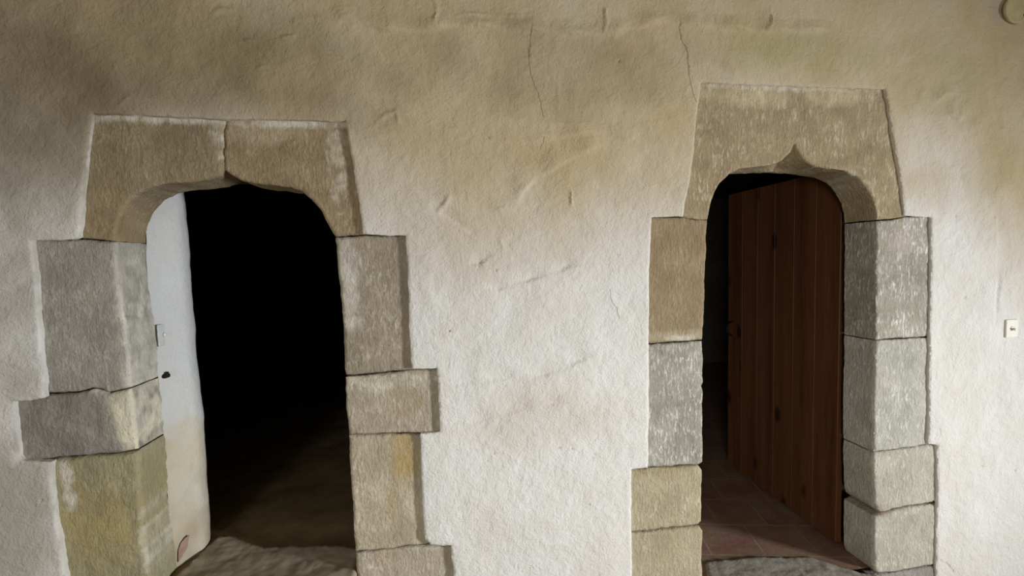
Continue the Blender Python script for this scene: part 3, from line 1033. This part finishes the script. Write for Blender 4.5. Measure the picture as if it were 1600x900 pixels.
def tube(path, r, seg=10):
    vs, fs = [], []
    n = len(path)
    for i, p in enumerate(path):
        p = Vector(p)
        d = (Vector(path[min(i + 1, n - 1)]) - Vector(path[max(i - 1, 0)])).normalized()
        a = d.cross(Vector((0.13, 0.2, 0.97)))
        if a.length < 0.1:
            a = d.cross(Vector((1, 0, 0)))
        a.normalize()
        b = d.cross(a)
        rr = r[i] if isinstance(r, (list, tuple)) else r
        for k in range(seg):
            t = 2 * math.pi * k / seg
            vs.append(tuple(p + a * (rr * math.cos(t)) + b * (rr * math.sin(t))))
    for i in range(n - 1):
        for k in range(seg):
            k2 = (k + 1) % seg
            fs.append((i * seg + k, i * seg + k2, (i + 1) * seg + k2, (i + 1) * seg + k))
    fs.append(tuple(range(seg))[::-1])
    fs.append(tuple((n - 1) * seg + k for k in range(seg)))
    return vs, fs


def disc_lathe(prof, seg=40):
    """profile (radius, y) turned about the y axis"""
    vs, fs = [], []
    for r, y in prof:
        for k in range(seg):
            t = 2 * math.pi * k / seg
            vs.append((r * math.cos(t), y, r * math.sin(t)))
    for i in range(len(prof) - 1):
        for k in range(seg):
            k2 = (k + 1) % seg
            fs.append((i * seg + k, i * seg + k2, (i + 1) * seg + k2, (i + 1) * seg + k))
    fs.append(tuple(range(seg)))
    fs.append(tuple((len(prof) - 1) * seg + k for k in range(seg))[::-1])
    return vs, fs


local_mesh('door_leaf', pv, pf, MAT['pine'], door)
# pull handle near the free edge
zh = U(1138, 512, fyp)[1]
path = []
for k in range(15):
    a = math.pi * k / 14
    path.append((-0.002 - 0.042 * math.sin(a), L - 0.055, zh - 0.012 + 0.055 * math.cos(a)))
vs, fs = tube(path, 0.006)
local_mesh('handle', vs, fs, MAT['black_iron'], door, True)

# ------------------------------------------------------------------ small fittings
def rounded_plate(w_, h_, d_, r=0.006, name='plate', mat=None, parent=None):
    vs, fs = [], []
    ring = []
    for cx, cz, a0 in ((w_ / 2 - r, h_ / 2 - r, 0), (-w_ / 2 + r, h_ / 2 - r, 90), (-w_ / 2 + r, -h_ / 2 + r, 180), (w_ / 2 - r, -h_ / 2 + r, 270)):
        for k in range(6):
            a = math.radians(a0 + 18 * k)
            ring.append((cx + r * math.cos(a), cz + r * math.sin(a)))
    n = len(ring)
    for (sc_, y) in ((1.0, 0.0), (1.0, -d_ * 0.6), (0.97, -d_ * 0.9), (0.93, -d_)):
        for x, z in ring:
            vs.append((x * sc_, y, z * sc_))
    for i in range(3):
        for k in range(n):
            k2 = (k + 1) % n
            fs.append((i * n + k, i * n + k2, (i + 1) * n + k2, (i + 1) * n + k))
    fs.append(tuple(range(n))); fs.append(tuple(3 * n + k for k in range(n))[::-1])
    return local_mesh(name, vs, fs, mat, parent, False)


# light switch set into the plaster at the right
x, z = U(1579, 513, 0.0)
sw = empty('wall_switch', (x, 0.002, z), 'small square white electrical switch plate on the plaster at the right edge', 'switch')
rounded_plate(0.078, 0.098, 0.010, 0.004, 'plate', MAT['plastic'], sw)
vs, fs = disc_lathe([(0.013, -0.0095), (0.013, -0.0115), (0.010, -0.0125), (0.009, -0.0115)], 28)
local_mesh('rim', vs, fs, MAT['plastic'], sw, True)
vs, fs = tube([(0, -0.008, 0), (0.0015, -0.014, -0.003), (0.003, -0.022, -0.007)], [0.0045, 0.004, 0.005], 12)
local_mesh('toggle', vs, fs, MAT['plastic'], sw, True)
vs = [(-0.0155, -0.0105, -0.0014), (0.0155, -0.0105, -0.0014), (0.0155, -0.0105, 0.0014), (-0.0155, -0.0105, 0.0014),
      (-0.0155, -0.0132, -0.0014), (0.0155, -0.0132, -0.0014), (0.0155, -0.0132, 0.0014), (-0.0155, -0.0132, 0.0014)]
fs = [(0, 1, 2, 3), (4, 5, 6, 7), (0, 1, 5, 4), (1, 2, 6, 5), (2, 3, 7, 6), (3, 0, 4, 7)]
local_mesh('slot', vs, fs, MAT['slot'], sw)

# round junction box cover at the top right corner
x, z = U(1584, 16, 0.0)
jb = empty('junction_box', (x, 0.0, z), 'round olive-painted junction box cover at the top right corner of the wall', 'junction box')
vs, fs = disc_lathe([(0.071, 0.0), (0.071, -0.010), (0.069, -0.013), (0.065, -0.015), (0.062, -0.0135), (0.03, -0.015), (0.001, -0.0155)], 56)
local_mesh('cover', vs, fs, MAT['cover'], jb, True)
vs, fs = disc_lathe([(0.005, -0.012), (0.005, -0.0175), (0.0035, -0.019)], 16)
o = local_mesh('screw', vs, fs, MAT['iron'], jb, True)
xs_, zs_ = U(1595, 26, 0.0)
o.location = (xs_ - x, 0, zs_ - z)

# fittings on the plaster cheek of the left doorway
def cheek_x(pxx, pyy, y):
    return U(pxx, pyy, y)


from mathutils.bvhtree import BVHTree
_bvh = BVHTree.FromPolygons([ck.matrix_basis @ v.co + Vector(core.location) for v in ck.data.vertices], [tuple(p.vertices) for p in ck.data.polygons])


def on_cheek(a, b):
    h = _bvh.ray_cast(CAM, ray(a, b).normalized())[0]
    return h if h is not None else Vector((U(a, b, 0.3)[0], 0.3, U(a, b, 0.3)[1]))


hp = on_cheek(254, 523)
cs = empty('latch_plate', (hp.x - 0.001, hp.y, hp.z), 'small painted-over plate on the white plaster inside the left doorway', 'plate')
cs.rotation_euler = (0, 0, math.radians(90))
rounded_plate(0.07, 0.10, 0.006, 0.006, 'plate', MAT['reveal_plaster'], cs)
vs, fs = disc_lathe([(0.010, -0.007), (0.010, -0.013), (0.007, -0.016)], 20)
local_mesh('knob', vs, fs, MAT['plastic'], cs, True)

hp = on_cheek(257, 588)
pin = empty('iron_pintle', (hp.x, hp.y, hp.z), 'small rusty iron hinge pin sticking out beside the left jamb', 'hinge pin')
vs, fs = tube([(-0.035, 0.0, -0.004), (-0.01, 0.0, -0.001), (0.008, 0.0, 0.003), (0.02, 0.0, 0.004)], [0.010, 0.011, 0.012, 0.009], 12)
local_mesh('shank', vs, fs, MAT['iron'], pin, True)
vs, fs = tube([(0.012, 0.0, 0.0), (0.012, 0.0, 0.012), (0.012, 0.0, 0.02)], [0.008, 0.0075, 0.006], 12)
local_mesh('pin', vs, fs, MAT['iron'], pin, True)

# broken tile leaning at the foot of the left jamb
tx, tz = U(281, 872, 0.20)
tx -= 0.004
prof = [(-0.022, -0.05), (-0.005, -0.03), (0.018, 0.0), (0.028, 0.05), (0.012, 0.045), (-0.006, 0.03), (-0.018, 0.0)]
vs = [(a, -0.006, b) for a, b in prof] + [(a, 0.006, b) for a, b in prof]
n = len(prof)
fs = [tuple(range(n))[::-1], tuple(range(n, 2 * n))] + [(k, (k + 1) % n, n + (k + 1) % n, n + k) for k in range(n)]
o = local_mesh('clay_shard', vs, fs, MAT['clay'], None)
o.location = (tx, 0.235, ZLF + 0.082)
o.rotation_euler = (math.radians(-12), 0, math.radians(35))
tag(o, 'broken pinkish clay shard leaning at the foot of the left doorway', 'tile shard')

for o in (dl, dr, sw, jb, cs, pin, bpy.data.objects['clay_shard']):
    o['kind'] = 'thing'
